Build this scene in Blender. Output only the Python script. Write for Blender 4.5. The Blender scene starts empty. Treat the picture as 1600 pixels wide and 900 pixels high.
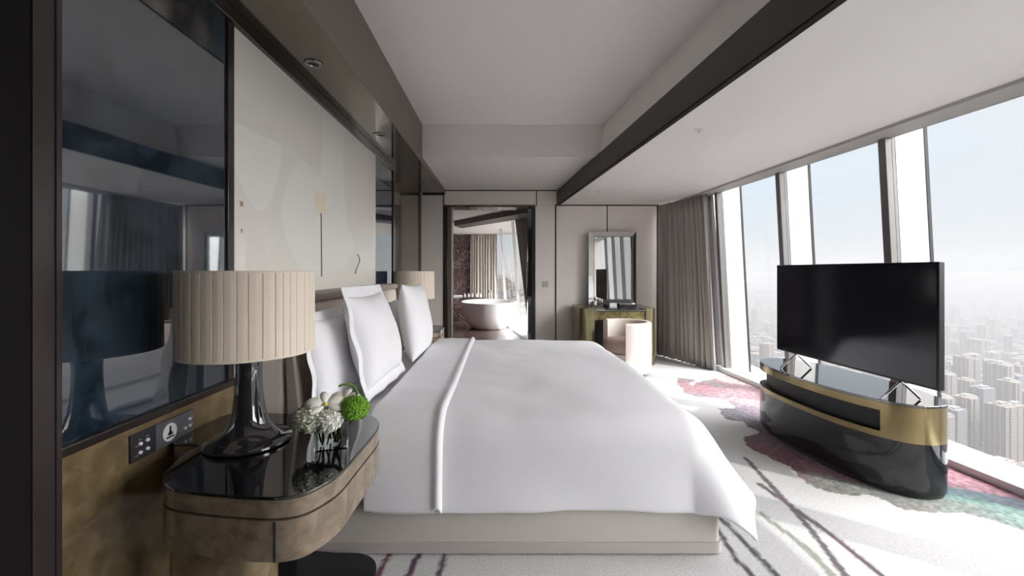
import bpy, bmesh, math, random
import numpy as np
from mathutils import Vector, Matrix, noise
C = bpy.context.scene
COL = C.collection
pi = math.pi
# ------------------------------------------------------------------ camera, sky, sun, exposure
EYE = 1.30; F = 665.0; CX, CY = 785.0, 424.0
cam = bpy.data.cameras.new('camera'); camo = bpy.data.objects.new('camera', cam); COL.objects.link(camo)
cam.sensor_width = 36; cam.lens = 36*F/1600; cam.shift_x = (800-CX)/1600; cam.shift_y = -(450-CY)/1600
cam.clip_start = 0.02; cam.clip_end = 60000
camo.location = (0, 0, EYE); camo.rotation_euler = (pi/2, 0, 0)
C.camera = camo
C.view_settings.view_transform = 'Standard'; C.view_settings.look = 'None'
C.view_settings.gamma = 1.0; C.view_settings.use_curve_mapping = False
C.view_settings.exposure = 0.22
C.cycles.use_denoising = True
C.cycles.max_bounces = 14; C.cycles.diffuse_bounces = 8; C.cycles.glossy_bounces = 6
C.cycles.transmission_bounces = 8; C.cycles.transparent_max_bounces = 16; C.cycles.volume_bounces = 1
C.cycles.sample_clamp_indirect = 6.0
C.cycles.caustics_reflective = False; C.cycles.caustics_refractive = False
SKY = 1.0
world = bpy.data.worlds.new('sky'); C.world = world; world.use_nodes = True
wn = world.node_tree.nodes; wl = world.node_tree.links; wn.clear()
tc = wn.new('ShaderNodeTexCoord'); sx = wn.new('ShaderNodeSeparateXYZ'); rp = wn.new('ShaderNodeValToRGB')
bg = wn.new('ShaderNodeBackground'); wo = wn.new('ShaderNodeOutputWorld')
wl.new(tc.outputs['Generated'], sx.inputs[0]); wl.new(sx.outputs['Z'], rp.inputs['Fac'])
SUN_AZ = Vector((-.80, .60)); SUN_EL = math.radians(46)
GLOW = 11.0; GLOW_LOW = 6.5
# glow added high in the sky, right and out of view, to brighten the room
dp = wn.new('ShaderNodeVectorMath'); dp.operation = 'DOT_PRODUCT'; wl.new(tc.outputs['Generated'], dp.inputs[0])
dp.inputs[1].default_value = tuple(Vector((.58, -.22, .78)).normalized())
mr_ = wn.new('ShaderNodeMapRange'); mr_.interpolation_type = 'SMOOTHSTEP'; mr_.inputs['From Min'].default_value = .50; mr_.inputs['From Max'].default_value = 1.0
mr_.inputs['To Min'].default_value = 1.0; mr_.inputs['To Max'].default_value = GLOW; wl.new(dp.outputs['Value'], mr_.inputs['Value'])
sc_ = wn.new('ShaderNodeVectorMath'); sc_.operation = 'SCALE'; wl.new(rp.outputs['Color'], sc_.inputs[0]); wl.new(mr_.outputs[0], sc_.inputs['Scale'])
tn = wn.new('ShaderNodeMixRGB'); tn.blend_type = 'MIX'; tn.inputs['Color2'].default_value = (.77, .75, .755, 1)
m2_ = wn.new('ShaderNodeMapRange'); m2_.inputs['From Min'].default_value = .2; m2_.inputs['From Max'].default_value = .7; wl.new(dp.outputs['Value'], m2_.inputs['Value'])
wl.new(m2_.outputs[0], tn.inputs['Fac']); wl.new(rp.outputs['Color'], tn.inputs['Color1']); wl.new(tn.outputs[0], sc_.inputs[0])
# second added glow, low outside the view, lightens the left wall through the facade
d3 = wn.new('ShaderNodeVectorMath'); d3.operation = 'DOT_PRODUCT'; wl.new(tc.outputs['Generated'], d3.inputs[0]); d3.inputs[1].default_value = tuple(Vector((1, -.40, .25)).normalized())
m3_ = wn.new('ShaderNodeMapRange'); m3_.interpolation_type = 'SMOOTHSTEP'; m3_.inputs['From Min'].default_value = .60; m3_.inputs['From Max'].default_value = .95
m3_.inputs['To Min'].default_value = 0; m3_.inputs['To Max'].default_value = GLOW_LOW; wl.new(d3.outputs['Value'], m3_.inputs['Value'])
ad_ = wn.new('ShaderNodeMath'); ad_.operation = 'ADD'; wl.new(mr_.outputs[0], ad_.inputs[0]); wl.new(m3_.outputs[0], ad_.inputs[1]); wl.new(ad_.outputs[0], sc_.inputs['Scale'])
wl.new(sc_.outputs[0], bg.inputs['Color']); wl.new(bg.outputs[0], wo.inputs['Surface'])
e = rp.color_ramp.elements
e[0].position = 0.0; e[0].color = (.68, .70, .72, 1)
e[1].position = 1.0; e[1].color = (3.0, 3.0, 3.05, 1)
for p_, c_ in ((.03, (.69, .72, .75, 1)), (.20, (.65, .77, .88, 1)), (.40, (.64, .76, .88, 1)), (.60, (2.4, 2.4, 2.45, 1))):
    q = e.new(p_); q.color = c_
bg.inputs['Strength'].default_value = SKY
sun = bpy.data.lights.new('sun', 'SUN'); suno = bpy.data.objects.new('sun', sun); COL.objects.link(suno)
sun.energy = 2.4; sun.angle = math.radians(.6); sun.color = (1, .96, .90)
d_ = Vector((SUN_AZ.x*math.cos(SUN_EL), SUN_AZ.y*math.cos(SUN_EL), -math.sin(SUN_EL)))
suno.rotation_euler = d_.to_track_quat('-Z', 'Y').to_euler(); suno.location = (20, -15, 25)

# ------------------------------------------------------------------ helpers
def floor_pt(px, py, z=0.0):
    Y = (EYE-z)*F/(py-CY); return Vector(((px-CX)/F*Y, Y, z))
def at(px, py, Y):
    return Vector(((px-CX)/F*Y, Y, EYE-(py-CY)/F*Y))
def mat(name, col, rough=.5, metal=0, coat=0, spec=.5, ior=1.5, sheen=0, trans=0, bump=0, bscale=50, var=0, vscale=5, col2=None, coat_rough=.03, emit=None, detail=6, distort=0):
    m = bpy.data.materials.new(name); m.use_nodes = True
    nt = m.node_tree; n = nt.nodes; b = n['Principled BSDF']
    b.inputs['Base Color'].default_value = (*col, 1); b.inputs['Roughness'].default_value = rough
    b.inputs['Metallic'].default_value = metal; b.inputs['Coat Weight'].default_value = coat
    b.inputs['Coat Roughness'].default_value = coat_rough
    b.inputs['Specular IOR Level'].default_value = spec; b.inputs['IOR'].default_value = ior
    b.inputs['Sheen Weight'].default_value = sheen; b.inputs['Transmission Weight'].default_value = trans
    t = n.new('ShaderNodeTexCoord')
    if col2 is not None or var:
        ns = n.new('ShaderNodeTexNoise'); ns.inputs['Scale'].default_value = vscale; ns.inputs['Detail'].default_value = detail
        ns.inputs['Distortion'].default_value = distort
        r = n.new('ShaderNodeValToRGB'); nt.links.new(t.outputs['Object'], ns.inputs['Vector'])
        c2 = col2 if col2 is not None else tuple(c*(1-var) for c in col)
        r.color_ramp.elements[0].position = .36; r.color_ramp.elements[1].position = .64
        r.color_ramp.elements[0].color = (*c2, 1); r.color_ramp.elements[1].color = (*col, 1)
        nt.links.new(ns.outputs['Fac'], r.inputs['Fac']); nt.links.new(r.outputs['Color'], b.inputs['Base Color'])
    if bump:
        nb = n.new('ShaderNodeTexNoise'); nb.inputs['Scale'].default_value = bscale; nb.inputs['Detail'].default_value = 3
        bp = n.new('ShaderNodeBump'); bp.inputs['Strength'].default_value = bump; bp.inputs['Distance'].default_value = .01
        nt.links.new(t.outputs['Object'], nb.inputs['Vector']); nt.links.new(nb.outputs['Fac'], bp.inputs['Height'])
        nt.links.new(bp.outputs['Normal'], b.inputs['Normal'])
    if emit:
        b.inputs['Emission Color'].default_value = (*emit[0], 1); b.inputs['Emission Strength'].default_value = emit[1]
    return m
def marble(name, base, vein, scale=2.5, rough=.12, width=.04, coat=0):
    m = mat(name, base, rough, coat=coat); nt = m.node_tree; n = nt.nodes; b = n['Principled BSDF']
    t = n.new('ShaderNodeTexCoord'); n1 = n.new('ShaderNodeTexNoise'); n1.inputs['Scale'].default_value = scale
    n1.inputs['Detail'].default_value = 8; n1.inputs['Distortion'].default_value = 1.2
    r = n.new('ShaderNodeValToRGB'); nt.links.new(t.outputs['Object'], n1.inputs['Vector'])
    el = r.color_ramp.elements
    el[0].position = .3; el[0].color = (*[c*.7 for c in base], 1); el[1].position = .7; el[1].color = (*base, 1)
    for p_, c_ in ((.5-width, base), (.5, vein), (.5+width, base)):
        q = el.new(p_); q.color = (*c_, 1)
    nt.links.new(n1.outputs['Fac'], r.inputs['Fac']); nt.links.new(r.outputs['Color'], b.inputs['Base Color'])
    return m
M = {}
M['plaster'] = mat('white_plaster', (.83, .80, .785), .7, bump=.03, bscale=120)
M['plaster_grey'] = mat('grey_plaster', (.42, .40, .39), .6)
M['cream'] = mat('cream_panel', (.86, .80, .745), .45, bump=.05, bscale=300)
M['dark_trim'] = mat('dark_bronze_trim', (.022, .016, .014), .3, metal=.0, coat=.3)
M['recess'] = mat('dark_ceiling_recess', (.12, .10, .10), .5)
M['brown_beam'] = mat('brown_beam_face', (.045, .036, .033), .45)
M['bronze'] = mat('brushed_bronze_panel', (.20, .165, .14), .42, metal=.35)
M['bronze_gloss'] = mat('polished_bronze_soffit', (.19, .165, .135), .10, metal=.85, bump=.02, bscale=3)
M['black'] = mat('black_wall', (.006, .005, .005), .6, spec=.15)
M['jamb'] = mat('brown_jamb', (.035, .026, .026), .3)
M['blue'] = mat('blue_lacquer_glass', (.036, .056, .078), .03, spec=1.0, ior=1.85, col2=(.010, .018, .028), vscale=9, detail=14, distort=1.0)
M['art'] = mat('artwork_ground', (.88, .86, .79), .35, col2=(.84, .82, .75), vscale=1.6, detail=2, coat=.25)
M['art_pale'] = mat('artwork_pale_wash', (.90, .885, .83), .35, coat=.25)
M['art_warm'] = mat('artwork_warm_wash', (.84, .81, .745), .35, coat=.25)
M['art_yellow'] = mat('artwork_yellow', (.86, .78, .52), .4, col2=(.86, .81, .66), vscale=9)
M['art_line'] = mat('artwork_ink', (.09, .085, .08), .5)
M['art_red'] = mat('artwork_red', (.45, .27, .22), .5)
M['burl'] = mat('burl_wood', (.20, .15, .08), .2, col2=(.125, .09, .047), vscale=15, detail=14, distort=.5, coat=.6)
M['burl_dark'] = mat('dark_burl_wood', (.085, .060, .034), .15, col2=(.035, .026, .016), vscale=4, detail=10, distort=1.2, coat=.6)
M['burl_light'] = mat('grey_burl_wood', (.27, .21, .15), .2, col2=(.17, .13, .088), vscale=18, detail=14, distort=.6, coat=.5)
M['olive_metal'] = mat('olive_metal', (.30, .27, .15), .18, metal=.85)
M['olive'] = mat('olive_gold_burl', (.25, .21, .085), .2, col2=(.11, .095, .035), vscale=12, detail=10, distort=1.2, coat=.6)
M['gold'] = mat('satin_gold_metal', (.27, .21, .105), .2, metal=.75, col2=(.20, .155, .075), vscale=5)
M['black_gloss'] = mat('black_gloss_glass', (.008, .008, .010), .03, spec=1.0, ior=1.75)
M['black_matte'] = mat('black_matte', (.010, .010, .011), .6)
M['black_marble'] = mat('black_lacquer_stone', (.016, .017, .022), .06, spec=.4, ior=1.6, col2=(.006, .006, .008), vscale=2.2, detail=4, distort=1.5)
M['chrome'] = mat('dark_chrome', (.30, .29, .30), .05, metal=1.0)
M['smoke_chrome'] = mat('smoked_glass_lamp', (.022, .021, .025), .04, spec=.7, ior=1.8)
M['silver'] = mat('silver_metal', (.75, .75, .76), .12, metal=1.0)
M['mirror'] = mat('mirror_glass', (.88, .90, .90), .01, metal=1.0)
M['linen'] = mat('white_linen', (.74, .74, .77), .75, sheen=.15, bump=.10, bscale=6)
M['linen2'] = mat('white_pillow_cotton', (.85, .85, .87), .75, sheen=.15, bump=.12, bscale=14)
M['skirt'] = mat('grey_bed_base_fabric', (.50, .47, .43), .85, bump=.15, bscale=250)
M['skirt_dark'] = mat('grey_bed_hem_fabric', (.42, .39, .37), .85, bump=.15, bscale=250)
M['leather'] = mat('beige_headboard_leather', (.84, .76, .69), .5, bump=.05, bscale=60)
M['taupe'] = mat('taupe_headboard_edge', (.36, .31, .28), .5)
M['rear'] = mat('taupe_rear_wall', (.16, .135, .12), .5)
M['chair'] = mat('cream_chair_leather', (.76, .68, .62), .5, bump=.05, bscale=60)
M['seat'] = mat('blush_seat_fabric', (.50, .37, .31), .7, bump=.2, bscale=80)
M['shade'] = mat('pleated_beige_silk', (.80, .70, .58), .7, sheen=.2, bump=.1, bscale=200)
M['curtain'] = mat('grey_curtain', (.36, .335, .315), .65, sheen=.3, bump=.1, bscale=150)
M['curtain_bath'] = mat('pale_bath_curtain', (.50, .47, .42), .7, sheen=.2)
M['sheer'] = mat('white_lining', (.66, .67, .70), .8)
M['white_metal'] = mat('white_fin', (.72, .72, .71), .45)
M['mullion'] = mat('grey_mullion', (.17, .165, .16), .4, metal=.3)
M['sill'] = mat('white_sill', (.80, .82, .82), .3)
M['tub'] = mat('white_bathtub', (.86, .86, .86), .18, coat=.3)
M['marble'] = marble('brown_marble', (.13, .085, .085), (.42, .36, .34), 3.2, width=.02)
M['marble_floor'] = marble('brown_floor_marble', (.15, .10, .095), (.33, .27, .25), 3.0, .08, width=.03)
M['pale_stone'] = mat('pale_bath_floor', (.62, .60, .58), .2)
M['screen'] = mat('tv_screen', (.008, .009, .015), .10, spec=.5, ior=1.5)
M['bezel'] = mat('tv_bezel', (.02, .02, .022), .3, metal=.5)
M['petal'] = mat('white_petal', (.82, .82, .76), .6)
M['hydrangea'] = mat('cream_green_petal', (.70, .72, .58), .6)
M['yellow'] = mat('yellow_centre', (.75, .6, .12), .6)
M['green'] = mat('lime_green_flower', (.20, .42, .03), .7)
M['stem'] = mat('green_stem', (.13, .27, .04), .5)
M['switch'] = mat('switch_plate', (.17, .165, .18), .35, metal=.4)
M['switch_dark'] = mat('dark_switch_plate', (.05, .045, .055), .35, metal=.3)
M['button'] = mat('white_button', (.80, .80, .82), .3)
M['wall_switch'] = mat('grey_wall_switch', (.52, .50, .47), .4)
def glass_sheet(name, tint, refl=1.5):
    m = bpy.data.materials.new(name); m.use_nodes = True; n = m.node_tree.nodes; n.clear()
    tr = n.new('ShaderNodeBsdfTransparent'); gl = n.new('ShaderNodeBsdfGlossy'); gl.inputs['Roughness'].default_value = 0.0
    fr = n.new('ShaderNodeFresnel'); fr.inputs['IOR'].default_value = refl; mx = n.new('ShaderNodeMixShader'); o = n.new('ShaderNodeOutputMaterial')
    tr.inputs['Color'].default_value = (*tint, 1)
    L = m.node_tree.links; L.new(fr.outputs[0], mx.inputs[0]); L.new(tr.outputs[0], mx.inputs[1]); L.new(gl.outputs[0], mx.inputs[2]); L.new(mx.outputs[0], o.inputs['Surface'])
    return m
M['pane'] = glass_sheet('window_glass', (.97, .985, .98), 1.3)
M['vase'] = mat('clear_vase_glass', (.97, 1, .99), .0, trans=1.0, ior=1.45)
M['water'] = mat('vase_water', (.97, 1, .99), .0, trans=1.0, ior=1.33)

def obj(name, bm, m, parent=None, smooth=False, loc=None, bevel=0, segs=2, subsurf=0, solid=0, soff=0):
    me = bpy.data.meshes.new(name)
    bm.normal_update(); bm.to_mesh(me); bm.free()
    ms = m if isinstance(m, (list, tuple)) else [m]
    for k in ms: me.materials.append(k)
    o = bpy.data.objects.new(name, me); COL.objects.link(o)
    if parent: o.parent = parent
    if loc is not None: o.location = loc
    if solid:
        s = o.modifiers.new('s', 'SOLIDIFY'); s.thickness = solid; s.offset = soff
    if bevel:
        b = o.modifiers.new('b', 'BEVEL'); b.width = bevel; b.segments = segs; b.limit_method = 'ANGLE'; b.angle_limit = math.radians(40)
        b.harden_normals = False
        smooth = True
    if subsurf:
        s = o.modifiers.new('u', 'SUBSURF'); s.levels = subsurf; s.render_levels = subsurf
    if smooth:
        for p in me.polygons: p.use_smooth = True
        if bevel or smooth == 'auto':
            try: me.set_sharp_from_angle(angle=math.radians(40))
            except Exception: pass
    return o
def tag(o, label, cat, group=None, kind=None):
    if kind != 'structure': o['label'] = label; o['category'] = cat
    if group: o['group'] = group
    if kind: o['kind'] = kind
    return o
def thing(name, label, cat, loc=(0, 0, 0), rz=0, group=None):
    o = bpy.data.objects.new(name, None); COL.objects.link(o); o.empty_display_size = .1
    o.location = loc; o.rotation_euler = (0, 0, rz); return tag(o, label, cat, group)
def struct(name, bm, m, parent=None, **k):
    o = obj(name, bm, m, parent, **k)
    if parent is None: o['kind'] = 'structure'
    return o
def box(bm, x0, x1, y0, y1, z0, z1, mi=0):
    v = [bm.verts.new(p) for p in ((x0, y0, z0), (x1, y0, z0), (x1, y1, z0), (x0, y1, z0), (x0, y0, z1), (x1, y0, z1), (x1, y1, z1), (x0, y1, z1))]
    for f in ((0, 3, 2, 1), (4, 5, 6, 7), (0, 1, 5, 4), (1, 2, 6, 5), (2, 3, 7, 6), (3, 0, 4, 7)):
        q = bm.faces.new([v[i] for i in f]); q.material_index = mi
    return v
def B(*a):
    bm = bmesh.new(); box(bm, *a); return bm
def prism(poly, z0, z1, top=None, bm=None, mi=0):
    """poly: list of (x, y); top: optional other outline for the upper face"""
    bm = bm or bmesh.new(); top = top or poly
    a = [bm.verts.new((x, y, z0)) for x, y in poly]; b = [bm.verts.new((x, y, z1)) for x, y in top]
    n = len(poly)
    area = sum(poly[i][0]*poly[(i+1) % n][1]-poly[(i+1) % n][0]*poly[i][1] for i in range(n))
    fs = [bm.faces.new(a[::-1]), bm.faces.new(b)]
    for i in range(n):
        j = (i+1) % n; fs.append(bm.faces.new((a[i], a[j], b[j], b[i])))
    for f in fs:
        f.material_index = mi
        if area < 0: f.normal_flip()
    return bm
def tube(pts, rad, n=10, bm=None, mi=0, caps=True):
    bm = bm or bmesh.new(); pts = [Vector(p) for p in pts]
    rs = rad if isinstance(rad, (list, tuple)) else [rad]*len(pts)
    rings = []; up = Vector((0, 0, 1))
    for i, p in enumerate(pts):
        t = (pts[min(i+1, len(pts)-1)]-pts[max(i-1, 0)]).normalized()
        a = t.cross(up)
        if a.length < 1e-3: a = t.cross(Vector((1, 0, 0)))
        a.normalize(); b = t.cross(a)
        rings.append([bm.verts.new(p+(a*math.cos(2*pi*k/n)+b*math.sin(2*pi*k/n))*rs[i]) for k in range(n)])
    for r0, r1 in zip(rings, rings[1:]):
        for k in range(n):
            f = bm.faces.new((r0[k], r0[(k+1) % n], r1[(k+1) % n], r1[k])); f.material_index = mi
    if caps:
        bm.faces.new(rings[0][::-1]).material_index = mi; bm.faces.new(rings[-1]).material_index = mi
    bmesh.ops.recalc_face_normals(bm, faces=bm.faces[:]); return bm
def lathe(prof, n=48, bm=None, cx=0, cy=0, sx_=1, sy_=1):
    bm = bm or bmesh.new(); rings = []
    for r, z in prof:
        if r < 1e-5: rings.append([bm.verts.new((cx, cy, z))])
        else: rings.append([bm.verts.new((cx+r*sx_*math.cos(2*pi*k/n), cy+r*sy_*math.sin(2*pi*k/n), z)) for k in range(n)])
    for a, b in zip(rings, rings[1:]):
        for k in range(n):
            j = (k+1) % n
            if len(a) == 1 and len(b) == 1: continue
            if len(a) == 1: bm.faces.new((a[0], b[k], b[j]))
            elif len(b) == 1: bm.faces.new((a[k], a[j], b[0]))
            else: bm.faces.new((a[k], a[j], b[j], b[k]))
    bmesh.ops.recalc_face_normals(bm, faces=bm.faces[:]); return bm
def ball(bm, c, r, seg=12, sc=(1, 1, 1)):
    m_ = Matrix.Translation(c) @ Matrix.Diagonal((r*sc[0], r*sc[1], r*sc[2], 1))
    bmesh.ops.create_uvsphere(bm, u_segments=seg, v_segments=max(6, seg*2//3), radius=1, matrix=m_); return bm
def grid(fn, nu, nv, bm=None, flip=False):
    bm = bm or bmesh.new()
    V = [[bm.verts.new(fn(i/nu, j/nv)) for j in range(nv+1)] for i in range(nu+1)]
    for i in range(nu):
        for j in range(nv):
            q = (V[i][j], V[i+1][j], V[i+1][j+1], V[i][j+1])
            bm.faces.new(q[::-1] if flip else q)
    return bm
def smooth_closed(pts, n=8):
    out = []; k = len(pts)
    for i in range(k):
        p0, p1, p2, p3 = (Vector(pts[(i+d) % k]) for d in (-1, 0, 1, 2))
        for s in range(n):
            t = s/n
            out.append(tuple(.5*((2*p1)+(p2-p0)*t+(2*p0-5*p1+4*p2-p3)*t*t+(3*p1-p0-3*p2+p3)*t**3)))
    return out
def inset(poly, d):
    n = len(poly); out = []
    A = sum(poly[i][0]*poly[(i+1) % n][1]-poly[(i+1) % n][0]*poly[i][1] for i in range(n)); s = 1 if A > 0 else -1
    for i in range(n):
        a = Vector(poly[i-1]); b = Vector(poly[(i+1) % n]); t = (b-a).normalized(); nn = Vector((-t.y, t.x))*s
        out.append((poly[i][0]+nn.x*d, poly[i][1]+nn.y*d))
    return out
def dup(root, loc, rz=None, label=None, group=None, scale=None):
    r = root.copy(); COL.objects.link(r); r.location = loc
    if rz is not None: r.rotation_euler = (0, 0, rz)
    if scale: r.scale = scale
    if label: r['label'] = label
    if group: r['group'] = group
    for ch in list(root.children):
        c = ch.copy(); COL.objects.link(c); c.parent = r
        for g in ch.children:
            d = g.copy(); COL.objects.link(d); d.parent = c
    return r

# ------------------------------------------------------------------ the shell of the room
WX = -1.267; YB = 6.65; ZL = 2.34; ZU = 2.93; ZM = 2.57; ZS = 2.51; YR = -3.0
def fac(y, z): return 3.275-.065*y-(z-.05)*.053          # glass plane of the leaning facade
def beamx(y): return .85+(YB-y)*.0837
def carpet():
    x0, x1, y0, y1, st = -1.35, 3.32, YR, 6.66, .0135
    nx = int((x1-x0)/st)+1; ny = int((y1-y0)/st)+1
    xs = np.linspace(x0, x1, nx); ys = np.linspace(y0, y1, ny)
    X, Y = np.meshgrid(xs, ys)
    def fp(p): q = floor_pt(*p); return (q.x, q.y)
    # pattern coordinates get a small ragged warp
    rnd = np.random.RandomState(4)
    def vnoise(X, Y, s, seed):
        r = np.random.RandomState(seed); G = r.rand(257, 257)
        u = (X*s) % 256; v = (Y*s) % 256; i = u.astype(int); j = v.astype(int); a = u-i; b = v-j
        a = a*a*(3-2*a); b = b*b*(3-2*b)
        return (G[i, j]*(1-a)+G[i+1, j]*a)*(1-b)+(G[i, j+1]*(1-a)+G[i+1, j+1]*a)*b
    wx = (vnoise(X, Y, 7, 1)-.5)*.05+(vnoise(X, Y, 25, 2)-.5)*.025
    wy = (vnoise(X, Y, 7, 3)-.5)*.05+(vnoise(X, Y, 25, 5)-.5)*.025
    PX, PY = X+wx, Y+wy
    col = np.empty(X.shape+(3,)); col[:] = (.56, .557, .56)
    g = vnoise(X*1.0, Y*.55, 2.2, 9)*.6+vnoise(X, Y*.5, 6, 11)*.4
    veil = np.clip((g-.55)*5, 0, 1)[..., None]
    col = col*(1-.35*veil)+np.array((.47, .47, .50))*.35*veil
    bd = [(1060, 590), (1087, 593), (1077, 600), (1081, 603.5), (1090, 597), (1115, 592), (1131, 587), (1152, 583)]
    seam = [(1600, 832), (1560, 816), (1504, 804), (1456, 802), (1412, 796), (1360, 776), (1296, 768), (1260, 756), (1240, 736), (1206, 719), (1184, 706), (1168, 695), (1167, 684), (1161, 683), (1188, 679), (1187, 674), (1170, 667), (1160, 658), (1136, 654), (1122, 639), (1149, 639), (1149, 635), (1135, 627), (1119, 621), (1088, 619), (1065, 612)]
    poly = [fp(p) for p in bd]+[(3.4, 5.0), (3.5, 1.0), (3.4, -.5), (3.0, .6)]+[fp(p) for p in seam]
    inside = np.zeros(X.shape, bool); n = len(poly)
    for i in range(n):
        (ax, ay), (bx_, by) = poly[i], poly[(i+1) % n]
        c = (ay > PY) != (by > PY)
        with np.errstate(divide='ignore', invalid='ignore'):
            c &= PX < (bx_-ax)*(PY-ay)/(by-ay+1e-12)+ax
        inside ^= c
    seeds = [((1125, 588), (.62, .40, .38)), ((1180, 600), (.66, .43, .43)), ((1100, 599), (.28, .29, .31)), ((1160, 608), (.36, .17, .21)),
             ((1200, 616), (.30, .15, .19)), ((1110, 610), (.50, .19, .25)), ((1150, 618), (.56, .28, .34)), ((1195, 630), (.66, .42, .50)), ((1150, 646), (.26, .26, .30)),
             ((1180, 655), (.24, .20, .28)), ((1200, 648), (.42, .30, .42)), ((1215, 690), (.20, .09, .14)), ((1185, 699), (.24, .05, .10)), ((1240, 728), (.26, .05, .10)),
             ((1262, 748), (.32, .09, .13)), ((1300, 762), (.24, .25, .22)), ((1380, 772), (.27, .30, .27)), ((1450, 790), (.24, .30, .27)), ((1490, 742), (.55, .20, .28)),
             ((1560, 772), (.50, .18, .26)), ((1505, 775), (.10, .20, .26)), ((1575, 800), (.12, .14, .20)), ((1530, 797), (.12, .33, .29)), ((1590, 822), (.20, .36, .32)), ((1340, 745), (.30, .1, .14))]
    P = [(*fp(a), c) for a, c in seeds]
    W = np.zeros(X.shape); S = np.zeros(col.shape)
    ax_ = np.array((.62, -.78)); bx2 = np.array((.78, .62))
    wx2 = (vnoise(X, Y, 3, 21)-.5)*.5; wy2 = (vnoise(X, Y, 3, 23)-.5)*.5
    for x, y, c in P:
        dx = X+wx2*.6-x; dy = Y+wy2*.6-y
        u = (dx*ax_[0]+dy*ax_[1])*.55; v = (dx*bx2[0]+dy*bx2[1])*1.5
        w = 1/(u*u+v*v+.003)**2.6; W += w; S += w[..., None]*np.array(c)
    cc = S/W[..., None]; lum = cc.mean(-1, keepdims=True); cc = (cc*.66+lum*.34)*.76
    sp = vnoise(X, Y, 60, 41)[..., None]; cc = cc*(.5+1.0*sp)
    col = np.where(inside[..., None], cc, col)
    lines = [([(1165, 716), (1180, 732), (1240, 796), (1280, 844), (1320, 898), (1360, 960)], .030, (.09, .08, .09)),
             ([(1186, 756), (1232, 788), (1300, 836), (1376, 898), (1450, 965)], .030, (.095, .06, .08)),
             ([(1110, 795), (1132, 816), (1172, 856), (1212, 898), (1260, 960)], .026, (.05, .06, .07)),
             ([(1110, 810), (1130, 842), (1152, 876), (1174, 898), (1220, 950)], .024, (.06, .05, .06)),
             ([(1190, 802), (1208, 818), (1240, 840), (1276, 872), (1300, 898), (1350, 960)], .030, (.24, .26, .22)),
             ([(613, 855), (607, 868), (590, 900), (560, 960)], .024, (.12, .02, .05)), ([(658, 855), (653, 868), (638, 900), (615, 960)], .026, (.07, .02, .05)),
             ([(697, 855), (695, 868), (685, 900), (670, 960)], .022, (.05, .02, .05))]
    ragX = X+(vnoise(X, Y, 60, 31)-.5)*.010; ragY = Y+(vnoise(X, Y, 60, 33)-.5)*.010
    for pts, w, c in lines:
        q = [fp(p) for p in pts]; D = np.full(X.shape, 9.)
        for (ax, ay), (bx_, by) in zip(q, q[1:]):
            vx, vy = bx_-ax, by-ay; L2 = vx*vx+vy*vy
            t = np.clip(((ragX-ax)*vx+(ragY-ay)*vy)/L2, 0, 1)
            D = np.minimum(D, np.hypot(ragX-ax-t*vx, ragY-ay-t*vy))
        k = np.clip((w*.55-D)/.007+.5, 0, 1)[..., None]
        col = col*(1-k)+np.array(c)*k
    me = bpy.data.meshes.new('floor')
    V = np.empty((nx*ny, 3), np.float32); V[:, 0] = X.ravel(); V[:, 1] = Y.ravel(); V[:, 2] = 0
    I = np.arange(nx*ny).reshape(ny, nx)
    Fq = np.stack([I[:-1, :-1], I[:-1, 1:], I[1:, 1:], I[1:, :-1]], -1).reshape(-1, 4)
    me.vertices.add(len(V)); me.vertices.foreach_set('co', V.ravel())
    me.loops.add(Fq.size); me.loops.foreach_set('vertex_index', Fq.ravel().astype(np.int32))
    me.polygons.add(len(Fq)); me.polygons.foreach_set('loop_start', np.arange(0, Fq.size, 4, dtype=np.int32))
    me.update(calc_edges=True)
    at_ = me.color_attributes.new('weave', 'FLOAT_COLOR', 'POINT')
    ca = np.ones((nx*ny, 4), np.float32); ca[:, :3] = col.reshape(-1, 3); at_.data.foreach_set('color', ca.ravel())
    m = mat('carpet', (.6, .6, .6), .9, bump=.6, bscale=220, sheen=.1); nt = m.node_tree; nn = nt.nodes
    a = nn.new('ShaderNodeVertexColor'); a.layer_name = 'weave'; t = nn.new('ShaderNodeTexCoord'); ns = nn.new('ShaderNodeTexNoise')
    ns.inputs['Scale'].default_value = 90; ns.inputs['Detail'].default_value = 4; r = nn.new('ShaderNodeMapRange')
    r.inputs['From Min'].default_value = .3; r.inputs['From Max'].default_value = .7; r.inputs['To Min'].default_value = .84; r.inputs['To Max'].default_value = 1.10
    mx = nn.new('ShaderNodeMixRGB'); mx.blend_type = 'MULTIPLY'; mx.inputs['Fac'].default_value = 1
    nt.links.new(t.outputs['Object'], ns.inputs['Vector']); nt.links.new(ns.outputs['Fac'], r.inputs['Value'])
    nt.links.new(a.outputs['Color'], mx.inputs['Color1']); nt.links.new(r.outputs[0], mx.inputs['Color2']); nt.links.new(mx.outputs[0], nn['Principled BSDF'].inputs['Base Color'])
    me.materials.append(m)
    o = bpy.data.objects.new('floor', me); COL.objects.link(o); o['kind'] = 'structure'
carpet()
struct('trim_1', B(-1.4, 3.5, YR-.1, 12.6, -.25, -.02), M['plaster_grey'])                       # slab under the carpet
# ceiling pieces
struct('ceiling', B(-1.5, 3.6, YR-.1, 4.74, ZU, ZU+.12), M['plaster'])
struct('trim_2', B(-.893, 1.3, 4.73, YB+.02, ZM, ZU+.1), M['plaster'])                            # lowered part by the door
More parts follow.
